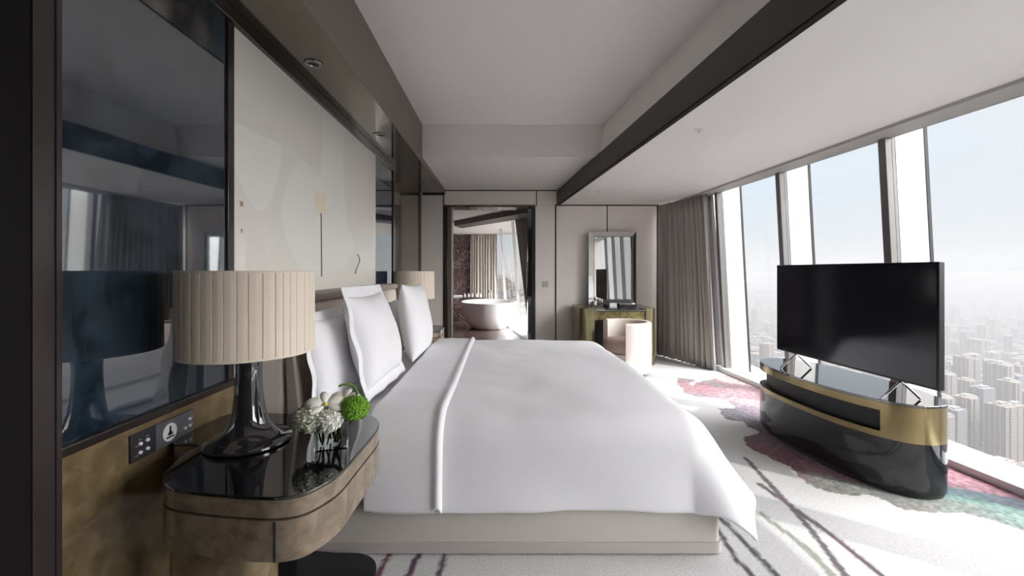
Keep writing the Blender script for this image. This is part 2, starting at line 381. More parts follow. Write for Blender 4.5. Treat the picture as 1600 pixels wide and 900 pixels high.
# low ceiling along the windows with its plaster flank
yn, yf = YR, YB+.05
struct('trim_3', prism([(beamx(yn)+.03, yn), (3.185-.065*yn, yn), (3.185-.065*yf, yf), (beamx(yf)+.03, yf)], ZL, ZU+.05,
       top=[(beamx(yn)+.13, yn), (3.185-.065*yn, yn), (3.185-.065*yf, yf), (beamx(yf)+.13, yf)]), M['plaster'])
struct('trim_4', prism([(beamx(yn), yn), (beamx(yn)+.028, yn), (beamx(YB)+.028, YB), (beamx(YB), YB)], ZL-.004, 2.555), M['brown_beam'])
struct('trim_5', prism([(beamx(yn)-.004, yn), (beamx(yn)+.034, yn), (beamx(YB)+.034, YB), (beamx(YB)-.004, YB)], ZL-.014, ZL-.003), M['black'])
# header and sill of the facade
struct('trim_6', prism([(2.92-.056*yn, yn), (3.185-.065*yn, yn), (3.185-.065*yf, yf), (2.92-.056*yf, yf)], ZL-.022, ZL+.0), M['plaster_grey'])
struct('trim_7', prism([(3.13-.055*yn, yn), (3.42-.065*yn, yn), (3.42-.065*YB, YB), (3.13-.055*YB, YB)], -.2, .05), M['sill'], bevel=.006)
# left wall, near part and its jamb
struct('wall_left', B(WX-.2, WX, 1.16, YB, 0, ZU), M['black'])
struct('wall_near_left', B(-1.6, -1.195, YR, 1.078, 0, ZU), M['black'])
bm = B(-1.5, -1.200, 1.078, 1.15, 0, ZU); box(bm, -1.5, -1.192, 1.08, 1.088, 0, ZU); box(bm, -1.5, -1.206, 1.148, 1.166, 0, ZU); box(bm, -1.5, -1.196, 1.142, 1.149, 0, ZU)
struct('trim_8', bm, M['jamb'])
struct('wall_rear', B(-1.6, 3.7, YR-.1, YR, 0, ZU), M['rear'])
# soffit over the bedhead
struct('trim_9', B(WX-.02, -.897, YR, YB, ZS, ZU), M['bronze_gloss'])
struct('trim_10', B(-.897, -.891, YR, YB, ZS-.004, ZU), M['bronze'])
struct('trim_11', B(WX, WX+.035, 1.16, 4.93, 2.447, ZS), M['dark_trim'], bevel=.004)
struct('trim_12', B(WX, WX+.028, 1.16, 4.93, .772, .802), M['dark_trim'], bevel=.004)
struct('trim_13', B(WX, WX+.020, 1.935, 1.982, .802, 2.447), M['dark_trim'], bevel=.003)
struct('trim_14', B(WX, WX+.022, 4.865, 4.93, 0, ZS), M['dark_trim'], bevel=.003)
struct('trim_15', B(WX, WX+.012, 1.16, 4.87, 0, .772), M['burl'])                                 # burl dado
struct('trim_16', B(WX, WX+.012, 4.93, 6.47, 0, ZS), M['burl_dark'])
struct('trim_17', B(WX, WX+.03, 6.44, 6.47, 0, ZS), M['bronze'])
# back wall with the bathroom doorway
T = .14
bm = B(-1.5, -.88, YB, YB+T, 0, ZU); box(bm, -.88, .50, YB, YB+T, 2.32, ZU); box(bm, .50, 3.4, YB, YB+T, 0, ZU)
struct('wall_back', bm, M['cream'])
k = YB-.006
for i, b in enumerate([(-.925, -.91, 0, ZM), (.822, .842, 0, ZL), (.525, .540, 2.32, ZM), (1.63, 1.645, 1.90, ZL), (2.415, 2.44, 0, ZL)]):
    struct('trim_%d' % (18+i), B(b[0], b[1], k, YB, b[2], b[3]), M['dark_trim'])
for i, b in enumerate([(-.925, .842, ZM-.016, ZM), (.842, 2.44, ZL-.018, ZL), (-1.25, -.925, ZS-.02, ZS)]):
    struct('trim_%d' % (23+i), B(b[0], b[1], k, YB, b[2], b[3]), M['dark_trim'])
# door frame
bm = B(-.905, -.855, YB-.02, YB+.30, 0, 2.32); box(bm, .455, .515, YB-.02, YB+.30, 0, 2.32)
df = struct('door_1', bm, M['dark_trim'], bevel=.004)
obj('door_head', B(-.905, .515, YB-.022, YB+.30, 2.30, 2.335), M['marble'], df)
bm = B(-.855, -.80, YB+.03, YB+.26, 0, 2.30); obj('door_lining', bm, M['bronze'], df)
obj('door_edge', B(.40, .455, YB+.05, YB+.24, 0, 2.30), M['smoke_chrome'], df)
obj('door_handle', tube([(.395, YB+.15, .85), (.395, YB+.15, 1.45)], .012), M['silver'], df)
# facade bays: mullion, fin and pane each
pitch = 1.128
for i in range(6):
    y = 5.53-(i)*pitch if i else 5.53
    ya = y
    def fp_(yy, z, dx=0): return (fac(yy, z)+dx, yy)
    z0, z1 = .05, ZL-.02
    pane = bmesh.new()
    v = [pane.verts.new((fac(yy, z), yy, z)) for yy, z in ((ya-.0, z0), (ya-pitch, z0), (ya-pitch, z1), (ya, z1))]
    pane.faces.new(v)
    w = struct('window_%d' % (i+1), pane, M['pane'])
    def slat(y0, y1, d0, d1, zz0=z0, zz1=z1):
        return prism([fp_(y0, zz0, d0), fp_(y1, zz0, d0), fp_(y1, zz0, d1), fp_(y0, zz0, d1)], zz0, zz1,
                     top=[fp_(y0, zz1, d0), fp_(y1, zz1, d0), fp_(y1, zz1, d1), fp_(y0, zz1, d1)])
    obj('mullion', slat(ya-.03, ya+.03, -.03, .02), M['mullion'], w, bevel=.004)
    obj('mullion_gasket', slat(ya-.029, ya+.029, .022, .045), M['mullion'], w)
    obj('fin', slat(ya-.028, ya+.028, .05, .27, -1.2, 3.4), M['white_metal'], w)
    obj('fin_edge', slat(ya-.032, ya+.032, .27, .295, -1.2, 3.4), M['black_matte'], w)
pane = bmesh.new()
pane.faces.new([pane.verts.new((fac(yy, z), yy, z)) for yy, z in ((YB+.1, .05), (5.53, .05), (5.53, ZL-.02), (YB+.1, ZL-.02))])
struct('window_10', pane, M['pane'])
ye_ = 5.53-6*pitch
struct('wall_right', prism([(2.85, YR), (3.35, YR), (3.30, ye_-.03), (2.85, ye_-.03)], 0, ZU), M['cream'])
# ------------------------------------------------------------------ bathroom shell
struct('wall_bath_left', B(-1.5, -1.36, YB+T, 12.3, 0, 2.7), M['marble'])
struct('wall_bath_back', B(-1.5, -.16, 12.2, 12.34, 0, 2.7), M['marble'])
struct('ceiling_bath', B(-1.5, 1.5, YB+T, 12.4, 2.36, 2.5), M['plaster'])
struct('floor_bath', B(-1.5, 1.5, YB+.0, 12.3, -.019, .004), M['pale_stone'])
pl = [(-1.36, 6.85), (.10, 6.85), (.22, 7.6), (.14, 8.6), (-.05, 9.3), (-.3, 10.8), (-1.36, 11.6)]
struct('trim_26', prism(pl, .004, .02), M['marble_floor'])
struct('trim_27', prism([(-1.02, 9.0), (-.92, 9.5), (.62, 7.45), (.42, 6.95)], 2.26, 2.355), M['recess'])
def bx_(y): return .74-(y-6.8)*.165
for i, (ya, yb) in enumerate(((12.2, 10.6), (10.6, 9.0), (9.0, 7.2))):
    pane = bmesh.new()
    pane.faces.new([pane.verts.new((bx_(yy)-(z-.05)*.07, yy, z)) for yy, z in ((ya, .05), (yb, .05), (yb, 2.36), (ya, 2.36))])
    w = struct('window_%d' % (11+i), pane, M['pane'])
    obj('mullion', prism([(bx_(ya)-.03, ya-.03), (bx_(ya)+.03, ya-.03), (bx_(ya)+.03, ya+.03), (bx_(ya)-.03, ya+.03)], .05, 2.36,
        top=[(bx_(ya)-.19, ya-.03), (bx_(ya)-.13, ya-.03), (bx_(ya)-.13, ya+.03), (bx_(ya)-.19, ya+.03)]), M['white_metal'], w)
struct('trim_28', prism([(bx_(7)-.12, 7.0), (bx_(7)+.1, 7.0), (bx_(12.3)+.1, 12.3), (bx_(12.3)-.12, 12.3)], -.05, .05), M['sill'])
struct('wall_bath_right', B(.9, 1.0, YB+T, 7.2, 0, 2.36), M['cream'])

# ------------------------------------------------------------------ wall finishes by the bed
def wallp(name, y0, y1, z0, z1, m, label, cat, th=.010):
    return tag(obj(name, B(WX, WX+th, y0, y1, z0, z1), m), label, cat)
wallp('glass_wall_panel', 1.166, 1.934, .803, 2.446, M['blue'], 'tall dark blue glossy wall panel behind the near table lamp', 'wall panel')
wallp('glass_wall_panel', 4.215, 4.864, .803, 2.446, M['blue'], 'narrow dark blue glossy wall panel on the far side of the artwork', 'wall panel')
art = thing('artwork', 'large cream abstract artwork panel on the wall above the bed', 'artwork', (WX+.0015, 1.983, .803))
AW, AH = 2.232, 1.643
obj('canvas', B(0, .010, 0, AW, 0, AH), M['art'], art)
def motif(name, pts, m, d=.0105):
    if name == 'painted_wash': pts = smooth_closed(pts, 6)
    pts = [(min(max(a, .002), AW-.002), min(max(b, .002), AH-.002)) for a, b in pts]
    bm = bmesh.new(); v = [bm.verts.new((d, y, z)) for y, z in pts]; v2 = [bm.verts.new((d-.002, y, z)) for y, z in pts]
    f = bm.faces.new(v); bm.faces.new(v2[::-1])
    n_ = len(v)
    for i in range(n_): bm.faces.new((v[i], v[(i+1) % n_], v2[(i+1) % n_], v2[i]))
    bmesh.ops.recalc_face_normals(bm, faces=bm.faces[:])
    return obj(name, bm, m, art)
def wp(px, py):      # a point on the wall -> (y, z) of the artwork
    Y = -WX*F/(CX-px); return (Y-1.983, EYE-(py-CY)/F*Y-.803)
motif('painted_wash', [wp(*p) for p in ((362, 60), (440, 118), (440, 215), (402, 210), (362, 190))], M['art_warm'], .0104)
motif('painted_wash', [wp(*p) for p in ((362, 195), (402, 212), (436, 232), (425, 300), (400, 330), (362, 262))], M['art_pale'], .0106)
motif('painted_wash', [wp(*p) for p in ((440, 132), (498, 178), (497, 262), (470, 248), (438, 212))], M['art_warm'], .0106)
motif('painted_wash', [wp(*p) for p in ((500, 180), (536, 208), (536, 330), (552, 380), (530, 422), (470, 422), (436, 330), (466, 252), (498, 275))], M['art_pale'], .0105)
motif('painted_wash', [wp(*p) for p in ((538, 210), (582, 246), (582, 370), (560, 392), (540, 330))], M['art_warm'], .0107)
motif('painted_wash', [wp(*p) for p in ((362, 320), (398, 345), (412, 420), (362, 424))], M['art_warm'], .0107)
motif('yellow_square', [wp(*p) for p in ((491, 300), (507, 303), (507, 334), (491, 333))], M['art_yellow'], .0112)
motif('painted_stem', [wp(*p) for p in ((498.2, 333), (499.8, 333), (500.6, 432), (499.0, 432))], M['art_line'], .0114)
sq = [(556, 397), (559, 402), (560, 408), (557, 415), (554, 422), (553, 428)]
for a, b in zip(sq, sq[1:]): pass
L_ = [wp(x-.7, y) for x, y in sq]; R_ = [wp(x+.7, y) for x, y in sq]
motif('painted_squiggle', L_+R_[::-1], M['art_line'], .0114)
motif('red_seal', [wp(*p) for p in ((371, 314), (376, 315), (376, 323), (371, 322))], M['art_red'], .0114)
motif('red_seal', [wp(*p) for p in ((372, 358), (375, 358), (375, 364), (373, 364))], M['art_red'], .0114)
# downlights in the soffit, sprinklers in the low ceiling
def downlight(x, y, label):
    t = thing('downlight', label, 'ceiling light', (x, y, ZS), 0, None)
    obj('ring', lathe([(.026, -.001), (.030, -.008), (.048, -.008), (.052, -.004), (.052, .0)], 32), M['silver'] if False else M['chrome'], t, smooth='auto')
    obj('lens', lathe([(0, -.0015), (.028, -.0015)], 24), M['black_matte'], t)
downlight(-1.10, 2.476, 'round recessed downlight in the bronze soffit above the near half of the bed')
downlight(-1.09, 3.76, 'round recessed downlight in the bronze soffit above the far half of the bed')
downlight(-1.10, 5.75, 'round recessed downlight in the bronze soffit nearest the back wall')
def sprinkler(x, y, label):
    t = thing('ceiling_sprinkler', label, 'sprinkler', (x, y, ZL))
    obj('plate', lathe([(0, -.006), (.030, -.006), (.034, 0)], 24), M['white_metal'], t, smooth='auto')
    obj('nozzle', lathe([(0, -.026), (.008, -.024), (.006, -.006)], 12), M['silver'], t, smooth='auto')
sprinkler(1.44, 3.115, 'small white sprinkler in the low ceiling above the foot of the bed')
sprinkler(1.25, 5.55, 'small white sprinkler in the low ceiling before the dressing table')

# ------------------------------------------------------------------ bed
BX0, BX1, BY0, BY1 = -.965, 1.0, 1.955, 4.33
bed = thing('bed', 'wide white-dressed bed with low grey upholstered base', 'bed', ((BX0+BX1)/2, (BY0+BY1)/2, 0))
def rel(o, par): o.location = -par.location; return o
def rrect(x0, x1, y0, y1, r, n=6):
    out = []
    for cx, cy, a0 in ((x1-r, y1-r, 0), (x0+r, y1-r, 90), (x0+r, y0+r, 180), (x1-r, y0+r, 270)):
        for i in range(n+1):
            a = math.radians(a0+90*i/n); out.append((cx+r*math.cos(a), cy+r*math.sin(a)))
    return out
rel(obj('base', prism(rrect(BX0, BX1+.005, BY0, BY1, .03), .055, .30), M['skirt'], bed, smooth='auto'), bed)
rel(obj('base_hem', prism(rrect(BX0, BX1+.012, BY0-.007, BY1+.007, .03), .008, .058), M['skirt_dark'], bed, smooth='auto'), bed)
rel(obj('mattress', B(BX0+.02, BX1-.02, BY0+.02, BY1-.02, .30, .585), M['linen'], bed, bevel=.07, segs=5), bed)
hb = thing('headboard', 'beige leather winged headboard with a dark taupe edge behind the pillows', 'headboard', (-1.2, 3.14, 0))
rel(obj('headboard_panel', B(WX+.03, -1.05, 2.06, 4.22, .02, 1.13), M['leather'], hb, bevel=.03, segs=4), hb)
bm = prism([(-1.045, 2.05), (-.97, 2.05), (-.97, 2.10), (-1.045, 2.10)], .60, 1.16, top=[(-1.06, 2.05), (-1.03, 2.05), (-1.03, 2.10), (-1.06, 2.10)])
rel(obj('headboard_edge', bm, M['taupe'], hb, bevel=.012), hb)
bm = prism([(-1.09, 4.19), (-.98, 4.19), (-.98, 4.25), (-1.09, 4.25)], .60, 1.16, top=[(-1.15, 4.19), (-1.07, 4.19), (-1.07, 4.25), (-1.15, 4.25)])
rel(obj('headboard_edge', bm, M['taupe'], hb, bevel=.012), hb)
rel(obj('top_rail', B(-1.20, -1.04, 2.05, 4.23, 1.13, 1.18), M['taupe'], hb, bevel=.01), hb)

ZT = .615
def drape(x, y, lift=0., r=.15, flare=.20, seed=0):
    xr = BX1+.01-r; ya = BY0-.015+r; yb = BY1+.015-r
    dx = max(0, x-xr); dy = (y-yb) if y > yb else ((y-ya) if y < ya else 0)
    d2 = math.hypot(dx, dy)
    cx_ = min(x, xr); cy_ = min(max(y, ya), yb)
    puff = .020*noise.noise(Vector((x*1.7+seed, y*1.7, .3)))+.006*noise.noise(Vector((x*5, y*5+seed, 2.)))
    puff += .012*math.sin(pi*min(1, max(0, (y-BY0)/(BY1-BY0))))
    zt = ZT+lift+puff
    if d2 < 1e-6: return Vector((x, y, zt))
    nx_, ny_ = dx/d2, dy/d2
    p = 3.4; d = (abs(dx)**p+abs(dy)**p)**(1/p)
    A = pi/2-(.06+.50*nx_*nx_+.16*min(1, 2*abs(nx_*ny_))); R = r+lift
    if d < R*A: o_ = R*math.sin(d/R); dr = R*(1-math.cos(d/R))
    else: o_ = R*math.sin(A)+(d-R*A)*math.cos(A); dr = R*(1-math.cos(A))+(d-R*A)*math.sin(A)
    s = x*1.0+y*1.0
    hang = max(0, dr-.12)
    wv = .030*math.sin(s*5.5+seed)+.020*math.sin(s*11+1.3+seed)
    o_ += wv*hang*(.5+1.1*nx_*nx_)
    z = zt-dr
    if z < .03: o_ += (.03-z)*.5; z = .03
    return Vector((cx_+nx_*o_, cy_+ny_*o_, z))
DL = .43+.045
x_a, x_b = -.60, BX1+.40; y_a, y_b = BY0-.365, BY1+.365
bm = grid(lambda u, v: drape(x_a+(x_b-x_a)*u, y_a+(y_b-y_a)*v), 84, 130)
duvet = tag(obj('duvet', bm, M['linen'], smooth=True, solid=.014, soff=-1, subsurf=1), 'plain white duvet covering the bed and hanging over its foot', 'duvet')
def fold(u, v):
    x = -.63+(.363)*u; y = (y_a-.014)+(y_b-y_a+.028)*v
    e_ = max(0, (u-.86)/.14); l = .018+.016*math.sin(min(1, e_)*pi)-.012*(e_ > .99)
    p = drape(x, y, l, seed=0)
    return p
fo = tag(obj('turned_down_duvet_edge', grid(fold, 26, 130), M['linen'], smooth=True, solid=.012, soff=-1, subsurf=1), 'white turned-back strip of bedding lying across the bed beside the pillows', 'bed linen')

def pillow_mesh(w, h, t, inner=1.0, nu=26, seed=0):
    def side(sg):
        def fn(u, v):
            a, b = 2*u-1, 2*v-1
            pin = 1-.07*(1-abs(a)**2)*abs(b)**4; pin2 = 1-.06*(1-abs(b)**2)*abs(a)**4
            x = a*w/2*pin2; z = b*h/2*pin
            th = t/2*((1-abs(a)**2.6)**.55)*((1-abs(b)**2.6)**.55)
            th *= 1+.10*noise.noise(Vector((a*2+seed, b*2, sg)))-.12*b
            wr = .004*noise.noise(Vector((a*6, b*6, seed)))
            return Vector((x, sg*(th+wr*(th > .004)), z))
        return fn
    bm = grid(side(-1), nu, nu); grid(side(1), nu, nu, bm, flip=True)
    bmesh.ops.remove_doubles(bm, verts=bm.verts[:], dist=.0006); bmesh.ops.recalc_face_normals(bm, faces=bm.faces[:])
    return bm
def pillow(label, c, w, h, t, lean, rz=0, flange=0, roll=0, seed=0):
    p = thing('pillow', label, 'pillow', c, 0, None)
    p.rotation_euler = (Matrix.Rotation(pi/2+rz, 3, 'Z') @ Matrix.Rotation(lean, 3, 'X') @ Matrix.Rotation(roll, 3, 'Y')).to_euler()
    obj('pillow_cushion', pillow_mesh(w, h, t, seed=seed), M['linen2'], p, smooth=True, subsurf=1)
    if flange:
        def fl(u, v):
            a, b = 2*u-1, 2*v-1; s = 1
            m_ = max(abs(a), abs(b))
            x = a*(w/2+flange); z = b*(h/2+flange)
            return Vector((x, .007*math.sin(a*9+seed)+.007*math.sin(b*8)+.01*a*b, z))
        bm = grid(fl, 30, 30)
        rm = [f for f in bm.faces if abs(f.calc_center_median().x) < w/2-.04 and abs(f.calc_center_median().z) < h/2-.04]
        bmesh.ops.delete(bm, geom=rm, context='FACES')
        obj('flange', bm, M['linen2'], p, smooth=True, solid=.006, subsurf=1)
    return p
# local -Y side faces the foot of the bed after the quarter turn
pillow('large square white pillow with a flat flange, nearest to the camera', (-.765, 2.56, .915), .62, .53, .20, -.24, -.03, .045, 0, 1)
pillow('large square white pillow standing behind the near flanged one, towards the door', (-.70, 3.46, .915), .76, .59, .20, -.14, .02, .0, .02, 5)
pillow('rectangular white pillow leaning on the near end of the headboard', (-.925, 2.40, .835), .66, .46, .14, -.16, 0, .03, 0, 9)
pillow('rectangular white pillow hidden behind the far square pillow', (-.925, 3.55, .83), .68, .46, .14, -.16, 0, 0, 0, 12)

# ------------------------------------------------------------------ near nightstand
def nsp(x, y): q = floor_pt(x, y, .66); return (q.x, q.y)
raw = [(311, 694), (288, 708), (268, 727), (255, 743), (262, 760), (300, 768), (350, 773), (400, 776.5), (440, 776.5), (475, 770), (507, 755), (533, 737), (557, 710), (577, 687), (590, 670), (592, 659), (583, 650), (565, 646), (540, 646), (470, 647)]
out_ = [nsp(*p) for p in raw]+[(-1.15, 1.93), (WX+.03, 1.88), (WX+.03, 1.60)]
NS = smooth_closed(out_, 5)
ns = thing('nightstand', 'curved burl wood nightstand with a black glass top, beside the near pillows', 'nightstand', (-.85, 1.58, 0))
rel(obj('top', prism(NS, .650, .660), M['black_gloss'], ns, bevel=.002), ns)
rel(obj('top_band', prism(NS, .600, .650), M['burl_light'], ns, smooth='auto'), ns)
rel(obj('shadow_gap', prism(inset(NS, .012), .592, .600), M['black_matte'], ns), ns)
rel(obj('drawer_body', prism(NS, .475, .592), M['burl_light'], ns, smooth='auto'), ns)
sx0 = nsp(430, 777)
rel(obj('drawer_seam', B(sx0[0]-.0015, sx0[0]+.0015, sx0[1]-.004, sx0[1]+.02, .476, .591), M['black_matte'], ns), ns)
cen = (-.93, 1.62)
def scale_poly(P, s, c=cen): return [((x-c[0])*s+c[0], (y-c[1])*s+c[1]) for x, y in P]
rel(obj('pedestal', prism(rrect(-1.065, -.77, 1.33, 1.50, .05), .03, .475), M['burl'], ns, smooth='auto'), ns)
rel(obj('foot_plate', prism(smooth_closed([nsp2 for nsp2 in [(-1.2, 1.35), (-.95, 1.30), (-.68, 1.38), (-.56, 1.58), (-.535, 1.80), (-.60, 1.905), (-.75, 1.925), (-1.2, 1.92)]], 6), .004, .03), M['black_marble'], ns, bevel=.004), ns)
# far nightstand (mirrored)
ns2 = thing('nightstand', 'black topped burl nightstand beyond the far pillows, mostly hidden by the bed', 'nightstand', (-.9, 4.78, 0))
NF = [(min(x, -.66) if False else WX+.03+(x-WX-.03)*.78, 4.43+(1.93-y)*.85+.02) for x, y in NS]
rel(obj('top', prism(NF, .650, .660), M['black_gloss'], ns2, bevel=.002), ns2)
rel(obj('top_band', prism(NF, .600, .650), M['burl_light'], ns2, smooth='auto'), ns2)
rel(obj('drawer_body', prism(NF, .475, .592), M['burl_light'], ns2, smooth='auto'), ns2)
rel(obj('pedestal', prism(rrect(-1.22, -.90, 4.6, 5.0, .08), .004, .60), M['burl'], ns2, smooth='auto'), ns2)
# lamps
def make_lamp(label, loc):
    t = thing('table_lamp', label, 'table lamp', loc)
    prof = [(0, 0), (.138, 0), (.147, .006), (.147, .014), (.138, .021), (.118, .026), (.098, .036), (.080, .054), (.066, .080), (.056, .115), (.050, .16), (.046, .21), (.044, .27), (.046, .31), (.044, .325), (.02, .332), (0, .332)]
    obj('lamp_base', lathe(prof, 72), M['smoke_chrome'], t, smooth='auto')
    obj('stem', lathe([(.012, .33), (.012, .60), (0, .605)], 16), M['silver'], t, smooth='auto')
    ns_ = 42; R0 = .224; rng = random.Random(3)
    bm = bmesh.new(); rings = []
    ang = []
    a = 0
    ws = [rng.uniform(.7, 1.3) for _ in range(ns_)]; tot = sum(ws)
    for w_ in ws:
        da = 2*pi*w_/tot
        ang += [(a, .0005), (a+da*.05, .0030), (a+da*.50, .0038), (a+da*.93, .0034), (a+da*.975, -.0022)]; a += da
    for z in (.340, .344, .60, .636, .640):
        rr = .0 if z in (.340, .640) else 1
        rings.append([bm.verts.new(((R0+o*(1 if rr else .3)-(.0 if rr else .001))*math.cos(q), (R0+o*(1 if rr else .3))*math.sin(q), z)) for q, o in ang])
    n_ = len(ang)
    for r0, r1 in zip(rings, rings[1:]):
        for k_ in range(n_): bm.faces.new((r0[k_], r0[(k_+1) % n_], r1[(k_+1) % n_], r1[k_]))
    sh = obj('lamp_shade', bm, M['shade'], t, solid=.003, soff=-1)
    obj('shade_trim', lathe([(R0+.0035, .634), (R0+.005, .638), (R0+.0035, .642), (R0-.004, .641)], 64), M['shade'], sh, smooth=True)
    obj('shade_trim', lathe([(R0+.0035, .338), (R0+.005, .341), (R0+.0035, .346)], 64), M['shade'], sh, smooth=True)
    bm = bmesh.new()
    for k_ in range(3):
        q = k_*2*pi/3; tube([(0, 0, .605), (R0*math.cos(q)*.985, R0*math.sin(q)*.985, .612)], .002, 6, bm)
    obj('shade_spider', bm, M['silver'], sh)
    obj('bulb', ball(bmesh.new(), (0, 0, .50), .03, 14), M['button'], t, smooth=True)
    return t
make_lamp('table lamp with pleated beige drum shade on the near nightstand', (-.953, 1.60, .660))
make_lamp('table lamp with pleated cream drum shade beyond the far pillows', (-.99, 4.76, .660))

# flowers in a glass cube on the nightstand
vz = floor_pt(519, 694, .66)
vase = thing('glass_vase', 'small square clear glass vase on the near nightstand', 'vase', (vz.x, vz.y, .6605), math.radians(18))
bm = bmesh.new(); h_ = .056; n_ = .098
box(bm, -h_, h_, -h_, h_, 0, n_)
bm.faces.ensure_lookup_table()
topf = [f for f in bm.faces if f.normal.z > .9 or all(v.co.z > n_-.001 for v in f.verts)]
bmesh.ops.delete(bm, geom=topf, context='FACES_ONLY')
obj('glass_body', bm, M['vase'], vase, solid=.005, soff=-1)
fl = thing('flower_bouquet', 'white orchid and hydrangea bouquet with one lime green bloom in the glass vase', 'flowers', (vz.x, vz.y, .667), math.radians(18)); fl.scale = (1.42, 1.42, 1.16)
rng = random.Random(7)
def stem(p, q, bm):
    p = Vector(p); q = Vector(q); mid = (p+q)/2+Vector((rng.uniform(-.01, .01), rng.uniform(-.01, .01), .01)); return tube([p, mid, q], .0022, 6, bm)
bm = bmesh.new()
for _ in range(12): stem((rng.uniform(-.03, .03), rng.uniform(-.03, .03), .004), (rng.uniform(-.03, .03), rng.uniform(-.02, .02), .11), bm)
obj('stem_bunch', bm, M['stem'], fl, smooth=True)
def petals(c, R, n, size, cup, rs):
    bm = bmesh.new(); r = random.Random(rs)
    for i in range(n):
        zz = 1-2*(i+.5)/n; th = i*2.39996; rr = math.sqrt(1-zz*zz)
        nrm = Vector((rr*math.cos(th), rr*math.sin(th), zz)); p = Vector(c)+nrm*R*r.uniform(.88, 1.08)
        q = nrm.to_track_quat('Z', 'Y').to_matrix() @ Matrix.Rotation(r.uniform(0, 6), 3, 'Z')
        for k_ in range(4):
            a = k_*pi/2
            loc = [Vector((0, 0, 0)), Vector((size*.75*math.cos(a-.6), size*.75*math.sin(a-.6), cup*.6)), Vector((size*1.1*math.cos(a), size*1.1*math.sin(a), cup)), Vector((size*.75*math.cos(a+.6), size*.75*math.sin(a+.6), cup*.6))]
            bm.faces.new([bm.verts.new(p+q @ v) for v in loc])
    return bm
obj('hydrangea_head', ball(petals((-.048, -.01, .088), .040, 150, .011, .004, 1), (-.048, -.01, .088), .036, 12), M['hydrangea'], fl)
obj('hydrangea_head', ball(petals((-.006, -.028, .082), .032, 110, .010, .004, 2), (-.006, -.028, .082), .028, 12), M['petal'], fl)
gb = petals((.056, -.014, .108), .034, 300, .0065, .004, 3); ball(gb, (.056, -.014, .108), .032, 14)
obj('green_bloom', gb, M['green'], fl)
def orchid(c, s, rot, tilt):
    bm = bmesh.new(); R_m = Matrix.Rotation(rot, 3, 'Z') @ Matrix.Rotation(tilt, 3, 'X')
    for a, l, w_ in ((90, 1, .5), (210, 1, .5), (330, 1, .5), (20, 1.05, .85), (160, 1.05, .85)):
        a = math.radians(a); d = Vector((math.cos(a), math.sin(a), 0)); n2 = Vector((-d.y, d.x, 0))
        ringp = []
        for t_, ww in ((.05, .1), (.3, .7), (.6, 1), (.85, .75), (1.0, .2)): ringp.append((d*t_*l*s, n2*ww*w_*s*.5, .18*s*math.sin(t_*pi)))
        prev = None
        for dd, nn_, zz in ringp:
            cur = [bm.verts.new(Vector(c)+R_m @ (dd-nn_+Vector((0, 0, zz*.6)))), bm.verts.new(Vector(c)+R_m @ (dd+Vector((0, 0, zz)))), bm.verts.new(Vector(c)+R_m @ (dd+nn_+Vector((0, 0, zz*.6))))]
            if prev:
                bm.faces.new((prev[0], prev[1], cur[1], cur[0])); bm.faces.new((prev[1], prev[2], cur[2], cur[1]))
            prev = cur
    o = obj('orchid_flower', bm, M['petal'], fl, smooth=True, solid=.0008)
    obj('orchid_centre', ball(bmesh.new(), Vector(c)+R_m @ Vector((0, 0, .006)), .006, 8), M['yellow'], o)
orchid((-.015, -.02, .128), .046, .2, .75)
orchid((.028, .012, .130), .042, -.5, .6)
obj('curled_stem', tube([(.058, -.005, .13), (.062, -.004, .150), (.056, -.003, .172), (.040, -.003, .184), (.024, -.004, .182), (.016, -.005, .178)], .0036, 8), M['stem'], fl, smooth=True)

# switch panel on the burl dado
sw = thing('switch_panel', 'long dark bedside control panel on the burl wall below the blue glass', 'switch panel', (WX+.012, 1.57, .70))
y0, y1 = 1.428-1.57, 1.716-1.57; ysp = 1.53-1.57
obj('plate', B(0, .010, y0, ysp-.001, -.047, .046), M['switch_dark'], sw, bevel=.001)
obj('plate', B(0, .010, ysp+.001, y1, -.047, .046), M['switch'], sw, bevel=.001)
def rbtn(y, z, r=.0065, name='button', m='button'):
    bm = bmesh.new(); bmesh.ops.create_cone(bm, cap_ends=True, segments=20, radius1=r, radius2=r*.85, depth=.006, matrix=Matrix.Translation((.0125, y, z)) @ Matrix.Rotation(pi/2, 4, 'Y'))
    return obj(name, bm, M[m], sw, smooth='auto')
for y, z in ((-.108, .008), (-.078, .010), (-.108, -.022), (-.078, -.020), (.098, -.014), (.122, .014), (.122, -.012)): rbtn(y, z)
bm = bmesh.new(); bmesh.ops.create_cone(bm, cap_ends=True, segments=40, radius1=.033, radius2=.033, depth=.003, matrix=Matrix.Translation((.0112, .022, -.001)) @ Matrix.Rotation(pi/2, 4, 'Y'))
obj('round_dial', bm, M['button'], sw, smooth='auto')
bm = bmesh.new()
box(bm, .0127, .0137, .018, .026, -.012, .022); box(bm, .0127, .0137, .010, .034, -.010, -.004); box(bm, .0127, .0137, .004, .040, -.021, -.015); box(bm, .0127, .0137, .014, .030, -.004, .002)
obj('dial_symbol', bm, M['black_matte'], sw)
for y, z in ((-.108, .021), (-.078, .023), (-.122, .002), (-.122, -.03), (.080, -.018), (.138, .016), (.138, -.010)):
    obj('legend', B(.0101, .0106, y-.005, y+.005, z, z+.002), M['wall_switch'], sw)
# wall switch by the door
w2 = thing('light_switch', 'small square light switch on the cream wall right of the bathroom door', 'light switch', (.67, YB, 1.10))
obj('plate', B(-.045, .045, -.008, 0, -.045, .045), M['wall_switch'], w2, bevel=.002)
for k_ in (-1, 0, 1): obj('rocker', B(k_*.026-.011, k_*.026+.011, -.012, -.008, -.032, .032), M['wall_switch'], w2, bevel=.001)

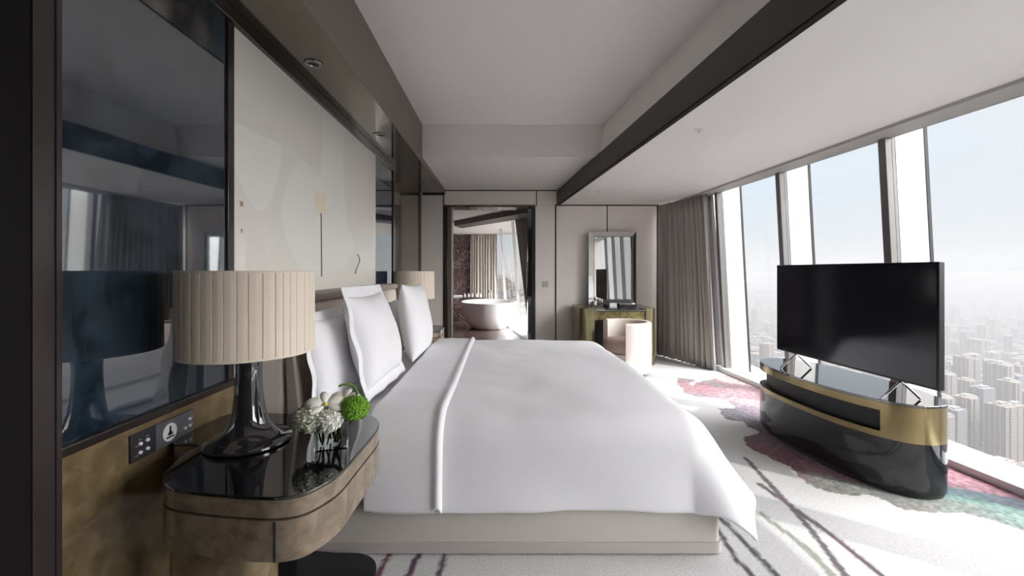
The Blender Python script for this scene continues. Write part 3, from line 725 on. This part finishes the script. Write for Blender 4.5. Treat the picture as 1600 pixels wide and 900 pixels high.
# ------------------------------------------------------------------ dressing table, mirror, chair
vt = thing('dressing_table', 'olive burl dressing table with rounded ends and black glass top against the back wall', 'dressing table', (1.57, 6.2, 0))
def endp(x0, x1, yf_, yb_, r, left):
    pts = []
    c = (x0+r, yf_+r) if left else (x1-r, yf_+r)
    rg = range(0, 9)
    if left:
        pts = [(x1, yb_), (x0, yb_)]+[(c[0]-r*math.cos(pi/2*i/8), c[1]-r*math.sin(pi/2*i/8)) for i in rg]+[(x1, yf_)]
    else:
        pts = [(x0, yb_), (x0, yf_)]+[(c[0]+r*math.sin(pi/2*i/8), c[1]-r*math.cos(pi/2*i/8)) for i in rg]+[(x1, yb_)]
    return pts
YF = 5.86
for nm, x0, x1, lf in (('left_pedestal', 1.07, 1.27, True), ('right_pedestal', 1.975, 2.13, False)):
    rel(obj('pedestal', prism(endp(x0, x1, YF, 6.60, .10, lf), .004, .79), M['olive_metal'], vt, smooth='auto'), vt)
tp = [(1.27, YF+.012), (1.975, YF+.012), (1.975, 6.60), (1.27, 6.60)]
rel(obj('top', prism(tp, .765, .792), M['black_gloss'], vt), vt)
rel(obj('drawer', B(1.275, 1.62, YF+.02, 6.55, .625, .745), M['olive'], vt, bevel=.002), vt)
rel(obj('drawer', B(1.624, 1.97, YF+.02, 6.55, .625, .745), M['olive'], vt, bevel=.002), vt)
rel(obj('drawer_frame', B(1.27, 1.975, YF+.04, 6.6, .605, .765), M['dark_trim'], vt), vt)
rel(obj('back_panel', B(1.27, 1.975, 6.5, 6.6, .004, .61), M['dark_trim'], vt), vt)
rel(obj('edge_line', B(1.272, 1.973, YF+.006, YF+.013, .757, .763), M['silver'], vt), vt)
mr = thing('dressing_mirror', 'tall silver-framed mirror standing on the dressing table', 'mirror', (1.685, 6.52, .793))
W_, H_ = .365, 1.115
obj('backing', B(-W_, W_, 0, .05, 0, H_), M['dark_trim'], mr)
obj('mirror_glass', B(-W_+.085, W_-.085, -.022, -.001, .085, H_-.085), M['mirror'], mr)
bm = bmesh.new()
o4 = [(-W_, 0), (W_, 0), (W_, H_), (-W_, H_)]; i4 = [(-W_+.075, .075), (W_-.075, .075), (W_-.075, H_-.075), (-W_+.075, H_-.075)]
for k_ in range(4):
    j = (k_+1) % 4
    g0, g1 = o4[k_], o4[j]; h0, h1 = i4[k_], i4[j]
    bm.faces.new([bm.verts.new((p[0], yy, p[1])) for p, yy in ((g0, -.004), (g1, -.004), (h1, -.034), (h0, -.034))])
obj('mirrored_frame', bm, M['mirror'], mr)
bm = bmesh.new()
for (a, b) in ((-W_+.074, -W_+.084), (W_-.084, W_-.074)): box(bm, a, b, -.036, -.024, .074, H_-.074)
box(bm, -W_+.074, W_-.074, -.036, -.024, .074, .084); box(bm, -W_+.074, W_-.074, -.036, -.024, H_-.084, H_-.074)
obj('inner_bead', bm, M['chrome'], mr)
# small things on the dressing table
tr = thing('service_tray', 'small black tray at the left end of the dressing table', 'tray', (1.40, 6.22, .7925))
bm = B(-.13, .13, -.09, .09, 0, .008); box(bm, -.13, -.122, -.09, .09, .008, .022); box(bm, .122, .13, -.09, .09, .008, .022); box(bm, -.122, .122, -.09, -.082, .008, .022); box(bm, -.122, .122, .082, .09, .008, .022)
obj('tray_body', bm, M['black_gloss'], tr)
def cup(x, y, z, label, m='tub', r=.034, h=.07):
    t = thing('cup', label, 'cup', (x, y, z)); obj('cup_body', lathe([(0, 0), (r*.6, 0), (r*.85, h*.4), (r, h), (r*.92, h), (r*.78, h*.4), (0, h*.1)], 24), M[m], t, smooth='auto'); return t
cup(1.35, 6.22, .801, 'white cup on the left side of the dressing table tray')
cup(1.45, 6.24, .801, 'silver beaker beside the white cup on the dressing table tray', 'silver', .03, .09)
bx = thing('tissue_box', 'low black box under the mirror on the dressing table', 'box', (1.80, 6.2, .7925)); obj('box_body', B(-.11, .11, -.07, .07, 0, .035), M['black_gloss'], bx, bevel=.004); obj('box_lid', B(-.113, .113, -.073, .073, .035, .045), M['silver'], bx, bevel=.002)
nb = thing('note_pad', 'white folded card standing on the dressing table', 'card', (1.60, 6.15, .7925)); obj('card_leaf', prism([(-.05, -.02), (.05, -.02), (.05, .02), (-.05, .02)], 0, .05, top=[(-.05, -.001), (.05, -.001), (.05, .001), (-.05, .001)]), M['button'], nb)
ch = thing('tub_chair', 'cream leather barrel chair with its back to the windows, at the dressing table', 'chair', (1.56, 5.46, 0), .22)
def arcwall(a0, a1, r0, r1, z0, z1, n=40):
    bm = bmesh.new(); sec = []
    for i in range(n+1):
        a = math.radians(a0+(a1-a0)*i/n); c, s = math.cos(a), math.sin(a)
        e_ = 1
        pts = []
        for (r, z) in ((r1, z0), (r1, z1-.025), (r1-.008, z1-.008), (r1-.025, z1), (r0+.025, z1), (r0+.008, z1-.008), (r0, z1-.025), (r0, z0)):
            pts.append(bm.verts.new((r*c, r*s, z)))
        sec.append(pts)
    for s0, s1 in zip(sec, sec[1:]):
        for k_ in range(8): bm.faces.new((s0[k_], s0[(k_+1) % 8], s1[(k_+1) % 8], s1[k_]))
    bm.faces.new(sec[0]); bm.faces.new(sec[-1][::-1]); bmesh.ops.recalc_face_normals(bm, faces=bm.faces[:]); return bm
obj('backrest', arcwall(-115, 115, .26, .335, .05, .665), M['chair'], ch, smooth='auto')
obj('seat', lathe([(0, .27), (.245, .27), (.257, .30), (.257, .40), (.24, .43), (.12, .445), (0, .448)], 40), M['seat'], ch, smooth=True)
obj('chair_base', lathe([(0, .05), (.27, .05), (.27, .27), (0, .27)], 40), M['chair'], ch, smooth='auto')
obj('plinth', lathe([(0, .004), (.24, .004), (.24, .05), (0, .05)], 40), M['dark_trim'], ch, smooth='auto')

# ------------------------------------------------------------------ curtains
def curtain(name, label, p0, p1, z0, z1, lean0, lean1, folds, amp, m, sub=10, flare=0, seed=0):
    nu = folds*sub; rg = random.Random(seed); ph = [rg.uniform(-.9, .9) for _ in range(folds+2)]; am = [rg.uniform(.6, 1.25) for _ in range(folds+2)]
    d = (Vector(p1)-Vector(p0)); nrm = Vector((-d.y, d.x)).normalized()
    def fn(u, v):
        k_ = u*folds; i = int(k_); f_ = k_-i
        a = am[i]*(1-f_)+am[min(i+1, folds+1)]*f_
        z = z0+(z1-z0)*v
        s = math.sin(2*pi*k_+ph[i]*.0+.6*math.sin(k_*1.7+seed))*amp*a*(1.0-.30*v)
        s += .3*amp*math.sin(4*pi*k_+1+2*v)
        q = Vector(p0)+d*u+nrm*s
        le = (lean0*(1-u)+lean1*u)*(1-v)
        return Vector((q.x+le, q.y-flare*(1-v)*(1-u), z))
    t = thing(name, label, 'curtain', (p0[0], p0[1], 0))
    rel(obj('curtain_fabric', grid(fn, nu, 14), m, t, smooth=True, solid=.003), t)
    return t
c1 = curtain('curtain', 'grey full-length curtain drawn to the corner right of the dressing table', (2.70, 5.60), (2.42, 6.60), .012, ZL-.024, .10, .0, 12, .060, M['curtain'], 12, .06, 3)
c2 = curtain('sheer_curtain', 'pale lining curtain behind the grey curtain in the corner', (2.78, 5.62), (2.70, 5.95), .055, ZL-.024, .12, .06, 4, .014, M['sheer'], 10, .1, 4)
curtain('curtain', 'pale beige curtain on the far bathroom wall', (-.20, 12.05), (-.90, 12.08), .03, 2.35, 0, 0, 9, .04, M['curtain_bath'], 10, 0, 6)
curtain('curtain', 'dark grey curtain beside the bathroom window, slanting behind the door frame', (.23, 8.35), (.62, 7.05), .06, 2.35, .30, .10, 8, .025, M['curtain'], 10, 0, 8)

# ------------------------------------------------------------------ television and cabinet
cb = thing('media_cabinet', 'oval glossy black media cabinet with a gold band under the television', 'media cabinet', (2.41, 3.08, 0), math.radians(3.4))
def oval(a, b, n=72, p=2.35):
    out = []
    for i in range(n):
        t_ = 2*pi*i/n; c, s = math.cos(t_), math.sin(t_)
        out.append((b*math.copysign(abs(c)**(2/p), c), a*math.copysign(abs(s)**(2/p), s)))
    return out
OV = oval(.675, .285)
obj('lower_body', prism(OV, .03, .315), M['black_marble'], cb, smooth='auto')
obj('plinth', prism(inset(OV, .012), .004, .03), M['black_matte'], cb, smooth='auto')
# gold band with a long recess on the side facing the bed
bm = bmesh.new(); n_ = len(OV)
def in_slot(i):
    x, y = OV[i]; return x < -.02 and y > -.54
IN = inset(OV, .05)
for i in range(n_):
    j = (i+1) % n_; sl = in_slot(i) and in_slot(j)
    P0, P1, Q0, Q1 = OV[i], OV[j], IN[i], IN[j]
    def quad(a, b, c, d, mi=0): bm.faces.new([bm.verts.new(p) for p in (a, b, c, d)]).material_index = mi
    if not sl: quad((*P0, .315), (*P1, .315), (*P1, .522), (*P0, .522))
    else:
        quad((*P0, .315), (*P1, .315), (*P1, .350), (*P0, .350)); quad((*P0, .475), (*P1, .475), (*P1, .522), (*P0, .522))
        quad((*P0, .350), (*P1, .350), (*Q1, .350), (*Q0, .350), 1); quad((*Q0, .475), (*Q1, .475), (*P1, .475), (*P0, .475), 1)
        quad((*Q0, .350), (*Q1, .350), (*Q1, .475), (*Q0, .475), 1)
bmesh.ops.remove_doubles(bm, verts=bm.verts[:], dist=.0001)
bd_ = [e_ for e_ in bm.edges if e_.is_boundary and abs(e_.verts[0].co.z-e_.verts[1].co.z) > .05]
try: bmesh.ops.holes_fill(bm, edges=bd_, sides=8)
except Exception: pass
for i in range(n_):
    j = (i+1) % n_
    for k_ in (i,):
        if in_slot(i) != in_slot(j):
            q = OV[i] if in_slot(i) else OV[j]; r = IN[i] if in_slot(i) else IN[j]
            bm.faces.new([bm.verts.new(p) for p in ((*q, .350), (*r, .350), (*r, .475), (*q, .475))]).material_index = 0
bmesh.ops.recalc_face_normals(bm, faces=bm.faces[:])
obj('gold_band', bm, [M['gold'], M['black_matte']], cb, smooth='auto')
obj('top', prism(OV, .522, .537), M['black_gloss'], cb, bevel=.003)
tv = thing('television', 'large flat black television standing on the oval cabinet before the windows', 'television', (2.325, 2.92, .537), math.radians(3.2))
tw, th0, th1 = .625, .115, .815
obj('tv_housing', B(-.006, .030, -tw, tw, th0, th1), M['bezel'], tv, bevel=.004)
obj('screen', B(-.0085, -.0062, -tw+.009, tw-.009, th0+.014, th1-.009), M['screen'], tv)
obj('rear_housing', B(.031, .06, -tw*.7, tw*.7, th0+.04, th0+.4), M['bezel'], tv, bevel=.012)
for y in (-.40, .43):
    bm = bmesh.new()
    r_ = .007
    tube([(-.115, y, .007), (-.02, y, .088), (.012, y, th0-.002), (.044, y, .088), (.135, y, .007)], .0075, 8, bm)
    obj('foot', bm, M['chrome'], tv, smooth='auto')

# ------------------------------------------------------------------ bathroom fittings
tb = thing('bathtub', 'white oval freestanding bathtub in the bathroom beyond the doorway', 'bathtub', (-.31, 9.75, .02))
prof = [(0, 0), (.38, 0), (.42, .02), (.53, .16), (.60, .34), (.635, .56), (.645, .585), (.635, .60), (.615, .595), (.60, .56), (.53, .34), (.42, .16), (.30, .10), (0, .09)]
obj('tub_shell', lathe(prof, 64, sx_=1, sy_=1.28), M['tub'], tb, smooth=True)
obj('drain', lathe([(0, .101), (.03, .101), (.035, .095)], 20), M['silver'], tb)
lg = tag(obj('marble_ledge', B(-1.34, -.45, 11.0, 11.5, .02, .58), M['marble'], bevel=.01), 'brown veined marble ledge behind the bathtub', 'ledge')
cd = thing('bath_caddy', 'chrome tray holding bath bottles on the marble ledge behind the tub', 'tray', (-.78, 11.1, .581))
bm = B(-.30, .36, -.08, .10, 0, .012); box(bm, -.30, .36, -.085, -.075, .0, .05)
obj('tray_body', bm, M['silver'], cd)
for i, x in enumerate((-.98, -.88, -.78, -.68, -.58)):
    t = thing('bath_bottle', 'small pale bottle in the row of bottles on the bath tray', 'bottle', (x, 11.1, .594), 0, 'bottles on the bath tray')
    obj('bottle_body', lathe([(0, 0), (.03, 0), (.032, .06), (.03, .10), (.012, .115), (.012, .125)], 16), M['tub'], t, smooth='auto'); obj('cap', lathe([(.014, .123), (.014, .15), (0, .152)], 12), M['silver'], t, smooth='auto')
tw_ = thing('folded_towel', 'folded white towel at the left end of the marble ledge', 'towel', (-1.18, 11.22, .581)); obj('towel_body', B(-.12, .12, -.1, .1, 0, .09), M['linen2'], tw_, bevel=.03, segs=4)
fc = thing('bath_faucet', 'chrome floor tap reaching over the right rim of the bathtub', 'tap', (-.30, 11.25, .02))
obj('spout', tube([(0, 0, 0), (0, 0, .72), (-.02, -.03, .78), (-.04, -.12, .79), (-.05, -.2, .76)], .018, 12), M['silver'], fc, smooth='auto'); obj('lever', tube([(0, 0, .55), (.09, -.02, .58)], .01, 8), M['silver'], fc, smooth='auto')

# ------------------------------------------------------------------ the city far below
GZ = -250.0
def city_mat(name, wallc, winc, fl=3.2, bay=4.0):
    m = bpy.data.materials.new(name); m.use_nodes = True; nt = m.node_tree; n = nt.nodes; b = n['Principled BSDF']; b.inputs['Roughness'].default_value = .7
    g = n.new('ShaderNodeNewGeometry'); s = n.new('ShaderNodeSeparateXYZ'); nt.links.new(g.outputs['Position'], s.inputs[0])
    def stripe(src, period, duty):
        a = n.new('ShaderNodeMath'); a.operation = 'DIVIDE'; a.inputs[1].default_value = period; nt.links.new(src, a.inputs[0])
        f_ = n.new('ShaderNodeMath'); f_.operation = 'FRACT'; nt.links.new(a.outputs[0], f_.inputs[0])
        c = n.new('ShaderNodeMath'); c.operation = 'LESS_THAN'; c.inputs[1].default_value = duty; nt.links.new(f_.outputs[0], c.inputs[0]); return c.outputs[0]
    ad = n.new('ShaderNodeMath'); ad.operation = 'ADD'; nt.links.new(s.outputs['X'], ad.inputs[0]); nt.links.new(s.outputs['Y'], ad.inputs[1])
    a = stripe(s.outputs['Z'], fl, .5); c = stripe(ad.outputs[0], bay, .55)
    mu = n.new('ShaderNodeMath'); mu.operation = 'MULTIPLY'; nt.links.new(a, mu.inputs[0]); nt.links.new(c, mu.inputs[1])
    sn = n.new('ShaderNodeSeparateXYZ'); nt.links.new(g.outputs['Normal'], sn.inputs[0])
    up = n.new('ShaderNodeMath'); up.operation = 'LESS_THAN'; up.inputs[1].default_value = .5; nt.links.new(sn.outputs['Z'], up.inputs[0])
    m2 = n.new('ShaderNodeMath'); m2.operation = 'MULTIPLY'; nt.links.new(mu.outputs[0], m2.inputs[0]); nt.links.new(up.outputs[0], m2.inputs[1])
    mx = n.new('ShaderNodeMixRGB'); mx.inputs['Color1'].default_value = (*wallc, 1); mx.inputs['Color2'].default_value = (*winc, 1)
    nt.links.new(m2.outputs[0], mx.inputs['Fac']); nt.links.new(mx.outputs[0], b.inputs['Base Color']); return m
CM = [city_mat('pale_tower_facade', (.22, .19, .165), (.07, .075, .09)), city_mat('grey_tower_facade', (.15, .155, .17), (.06, .07, .085), 3.4, 6),
      city_mat('buff_tower_facade', (.21, .165, .14), (.08, .07, .07), 3.0, 5), city_mat('white_block_facade', (.24, .235, .23), (.08, .085, .10), 3.6, 7)]
gm = mat('city_ground', (.05, .062, .05), .9, col2=(.13, .125, .12), vscale=.004, detail=12)
bm = bmesh.new(); bm.faces.new([bm.verts.new(p) for p in ((-4000, -3000, GZ), (26000, -3000, GZ), (26000, 30000, GZ), (-4000, 30000, GZ))])
struct('ground', bm, gm)
def tower_proto(kind):
    bm = bmesh.new()
    if kind == 0:
        box(bm, -.5, .5, -.32, .32, 0, 1); box(bm, -.36, .36, -.5, .5, 0, .985); box(bm, -.12, .12, -.56, .56, 0, .97)
    elif kind == 1: box(bm, -.5, .5, -.5, .5, 0, .12); box(bm, -.4, .4, -.4, .4, .12, 1)
    elif kind == 2: box(bm, -.5, -.08, -.5, .5, 0, 1); box(bm, .08, .5, -.5, .5, 0, .97); box(bm, -.1, .1, -.3, .3, 0, .95)
    else: box(bm, -.5, .5, -.5, .5, 0, 1); box(bm, -.3, .3, -.2, .3, 1, 1.12)
    return bm
def roof_proto():
    bm = B(-.2, .2, -.16, .18, 1, 1.03); box(bm, -.40, -.26, -.1, .1, 1, 1.018); box(bm, .26, .38, -.12, .08, 1, 1.022); return bm
protos = []
for k_ in range(4):
    bmk = tower_proto(k_)
    me = bpy.data.meshes.new('tower_mesh'); bmk.to_mesh(me); bmk.free(); me.materials.append(CM[k_]); protos.append(me)
rm_ = bpy.data.meshes.new('roof_mesh'); bmr = roof_proto(); bmr.to_mesh(rm_); bmr.free(); rm_.materials.append(CM[3])
LBL = ['pale beige residential tower block in the hazy city below the windows', 'grey office tower in the hazy city below the windows', 'buff twin residential tower in the hazy city below the windows', 'low white flat-roofed block in the hazy city below the windows']
GRP = ['pale residential towers of the distant city', 'grey office towers of the distant city', 'buff twin towers of the distant city', 'low white blocks of the distant city']
rng = random.Random(11); placed = []
def free(x, y, r):
    for a, b, q in placed:
        if (a-x)**2+(b-y)**2 < (q+r)**2: return False
    return True
def put(x, y, k_, w, d, h, rz, roof=False):
    r = .5*math.hypot(w, d)*1.05
    if not free(x, y, r): return
    placed.append((x, y, r))
    o = bpy.data.objects.new('tower_block' if k_ != 3 else 'city_block', protos[k_]); COL.objects.link(o)
    o.location = (x, y, GZ); o.scale = (w, d, h); o.rotation_euler = (0, 0, rz); tag(o, LBL[k_], 'building', GRP[k_])
    if roof and k_ != 3:
        c = bpy.data.objects.new('roof_plant', rm_); COL.objects.link(c); c.parent = o
def ray(px, dist): a = (px-CX)/F; return a*dist, dist
# the near cluster low in the right hand window
for row, (Y0, n_) in enumerate(((455, 7), (520, 7), (590, 8), (680, 9), (780, 9))):
    for i in range(n_):
        px = 1462+i*(150/n_)*1.15+rng.uniform(-4, 4)+row*3
        x, y = ray(px, Y0+rng.uniform(-12, 12)+i*6)
        put(x, y, rng.choice((0, 0, 2, 1)), rng.uniform(24, 30), rng.uniform(18, 24), rng.uniform(72, 104) if row else rng.uniform(20, 62), math.radians(rng.choice((12, 12, 20))), True)
tries = 0
while len(placed) < 290 and tries < 6000:
    tries += 1
    Yd = 700*math.exp(rng.random()*1.35); px = rng.uniform(1120, 1640)
    x, y = ray(px, Yd)
    k_ = rng.choices((0, 1, 2, 3), (.3, .15, .2, .35))[0]
    if k_ == 3: put(x, y, 3, rng.uniform(30, 80), rng.uniform(24, 50), rng.uniform(8, 26), rng.uniform(0, 3))
    else: put(x, y, k_, rng.uniform(24, 38), rng.uniform(20, 30), rng.choice((rng.uniform(25, 50), rng.uniform(25, 50), rng.uniform(60, 95))), math.radians(rng.choice((12, 25, 40))))
bm = bmesh.new()
for _ in range(9000):
    Yd = 2900*math.exp(rng.random()*1.7); px = rng.uniform(1080, 1680) if rng.random() < .93 else rng.uniform(760, 840)
    x, y = ray(px, Yd); h = rng.choice((8, 12, 12, 18, 18, 24, 30, 60, 85))*rng.uniform(.8, 1.2); w = rng.uniform(18, 45)*(1+Yd/9000)
    box(bm, x, x+w, y, y+w*.8, GZ, GZ+h, rng.randrange(4))
for _ in range(4200):
    Yd = 640*math.exp(rng.random()*1.5); px = rng.uniform(1090, 1680); x, y = ray(px, Yd); w = rng.uniform(12, 30); h = rng.uniform(7, 22)
    if free(x+w/2, y+w*.4, w*.75): box(bm, x, x+w, y, y+w*.8, GZ, GZ+h, rng.choice((0, 2, 3, 3)))
tag(obj('far_city', bm, CM), 'countless hazy distant city buildings filling the plain below the horizon', 'buildings', kind='stuff')
# haze lying over the city
hz = bpy.data.materials.new('city_haze'); hz.use_nodes = True; hn = hz.node_tree.nodes; hn.clear()
HC = (.40, .40, .41, 1); HD = .0008
vs = hn.new('ShaderNodeVolumeScatter'); va = hn.new('ShaderNodeVolumeAbsorption'); vad = hn.new('ShaderNodeAddShader'); ho = hn.new('ShaderNodeOutputMaterial')
for q_ in (vs, va): q_.inputs['Color'].default_value = HC; q_.inputs['Density'].default_value = HD
hz.node_tree.links.new(vs.outputs[0], vad.inputs[0]); hz.node_tree.links.new(va.outputs[0], vad.inputs[1]); hz.node_tree.links.new(vad.outputs[0], ho.inputs['Volume'])
tag(obj('haze', B(150, 24000, -2500, 28000, GZ-5, -8), hz), 'pale smog haze lying over the distant city', 'haze', kind='stuff')

h2 = hz.copy(); h2.name = 'upper_haze'
for q_ in h2.node_tree.nodes:
    if 'Density' in q_.inputs: q_.inputs['Density'].default_value = .00004
tag(obj('upper_haze', B(150, 24000, -2500, 28000, -7, 700), h2), 'thin pale haze in the air above the distant skyline', 'haze', kind='stuff')
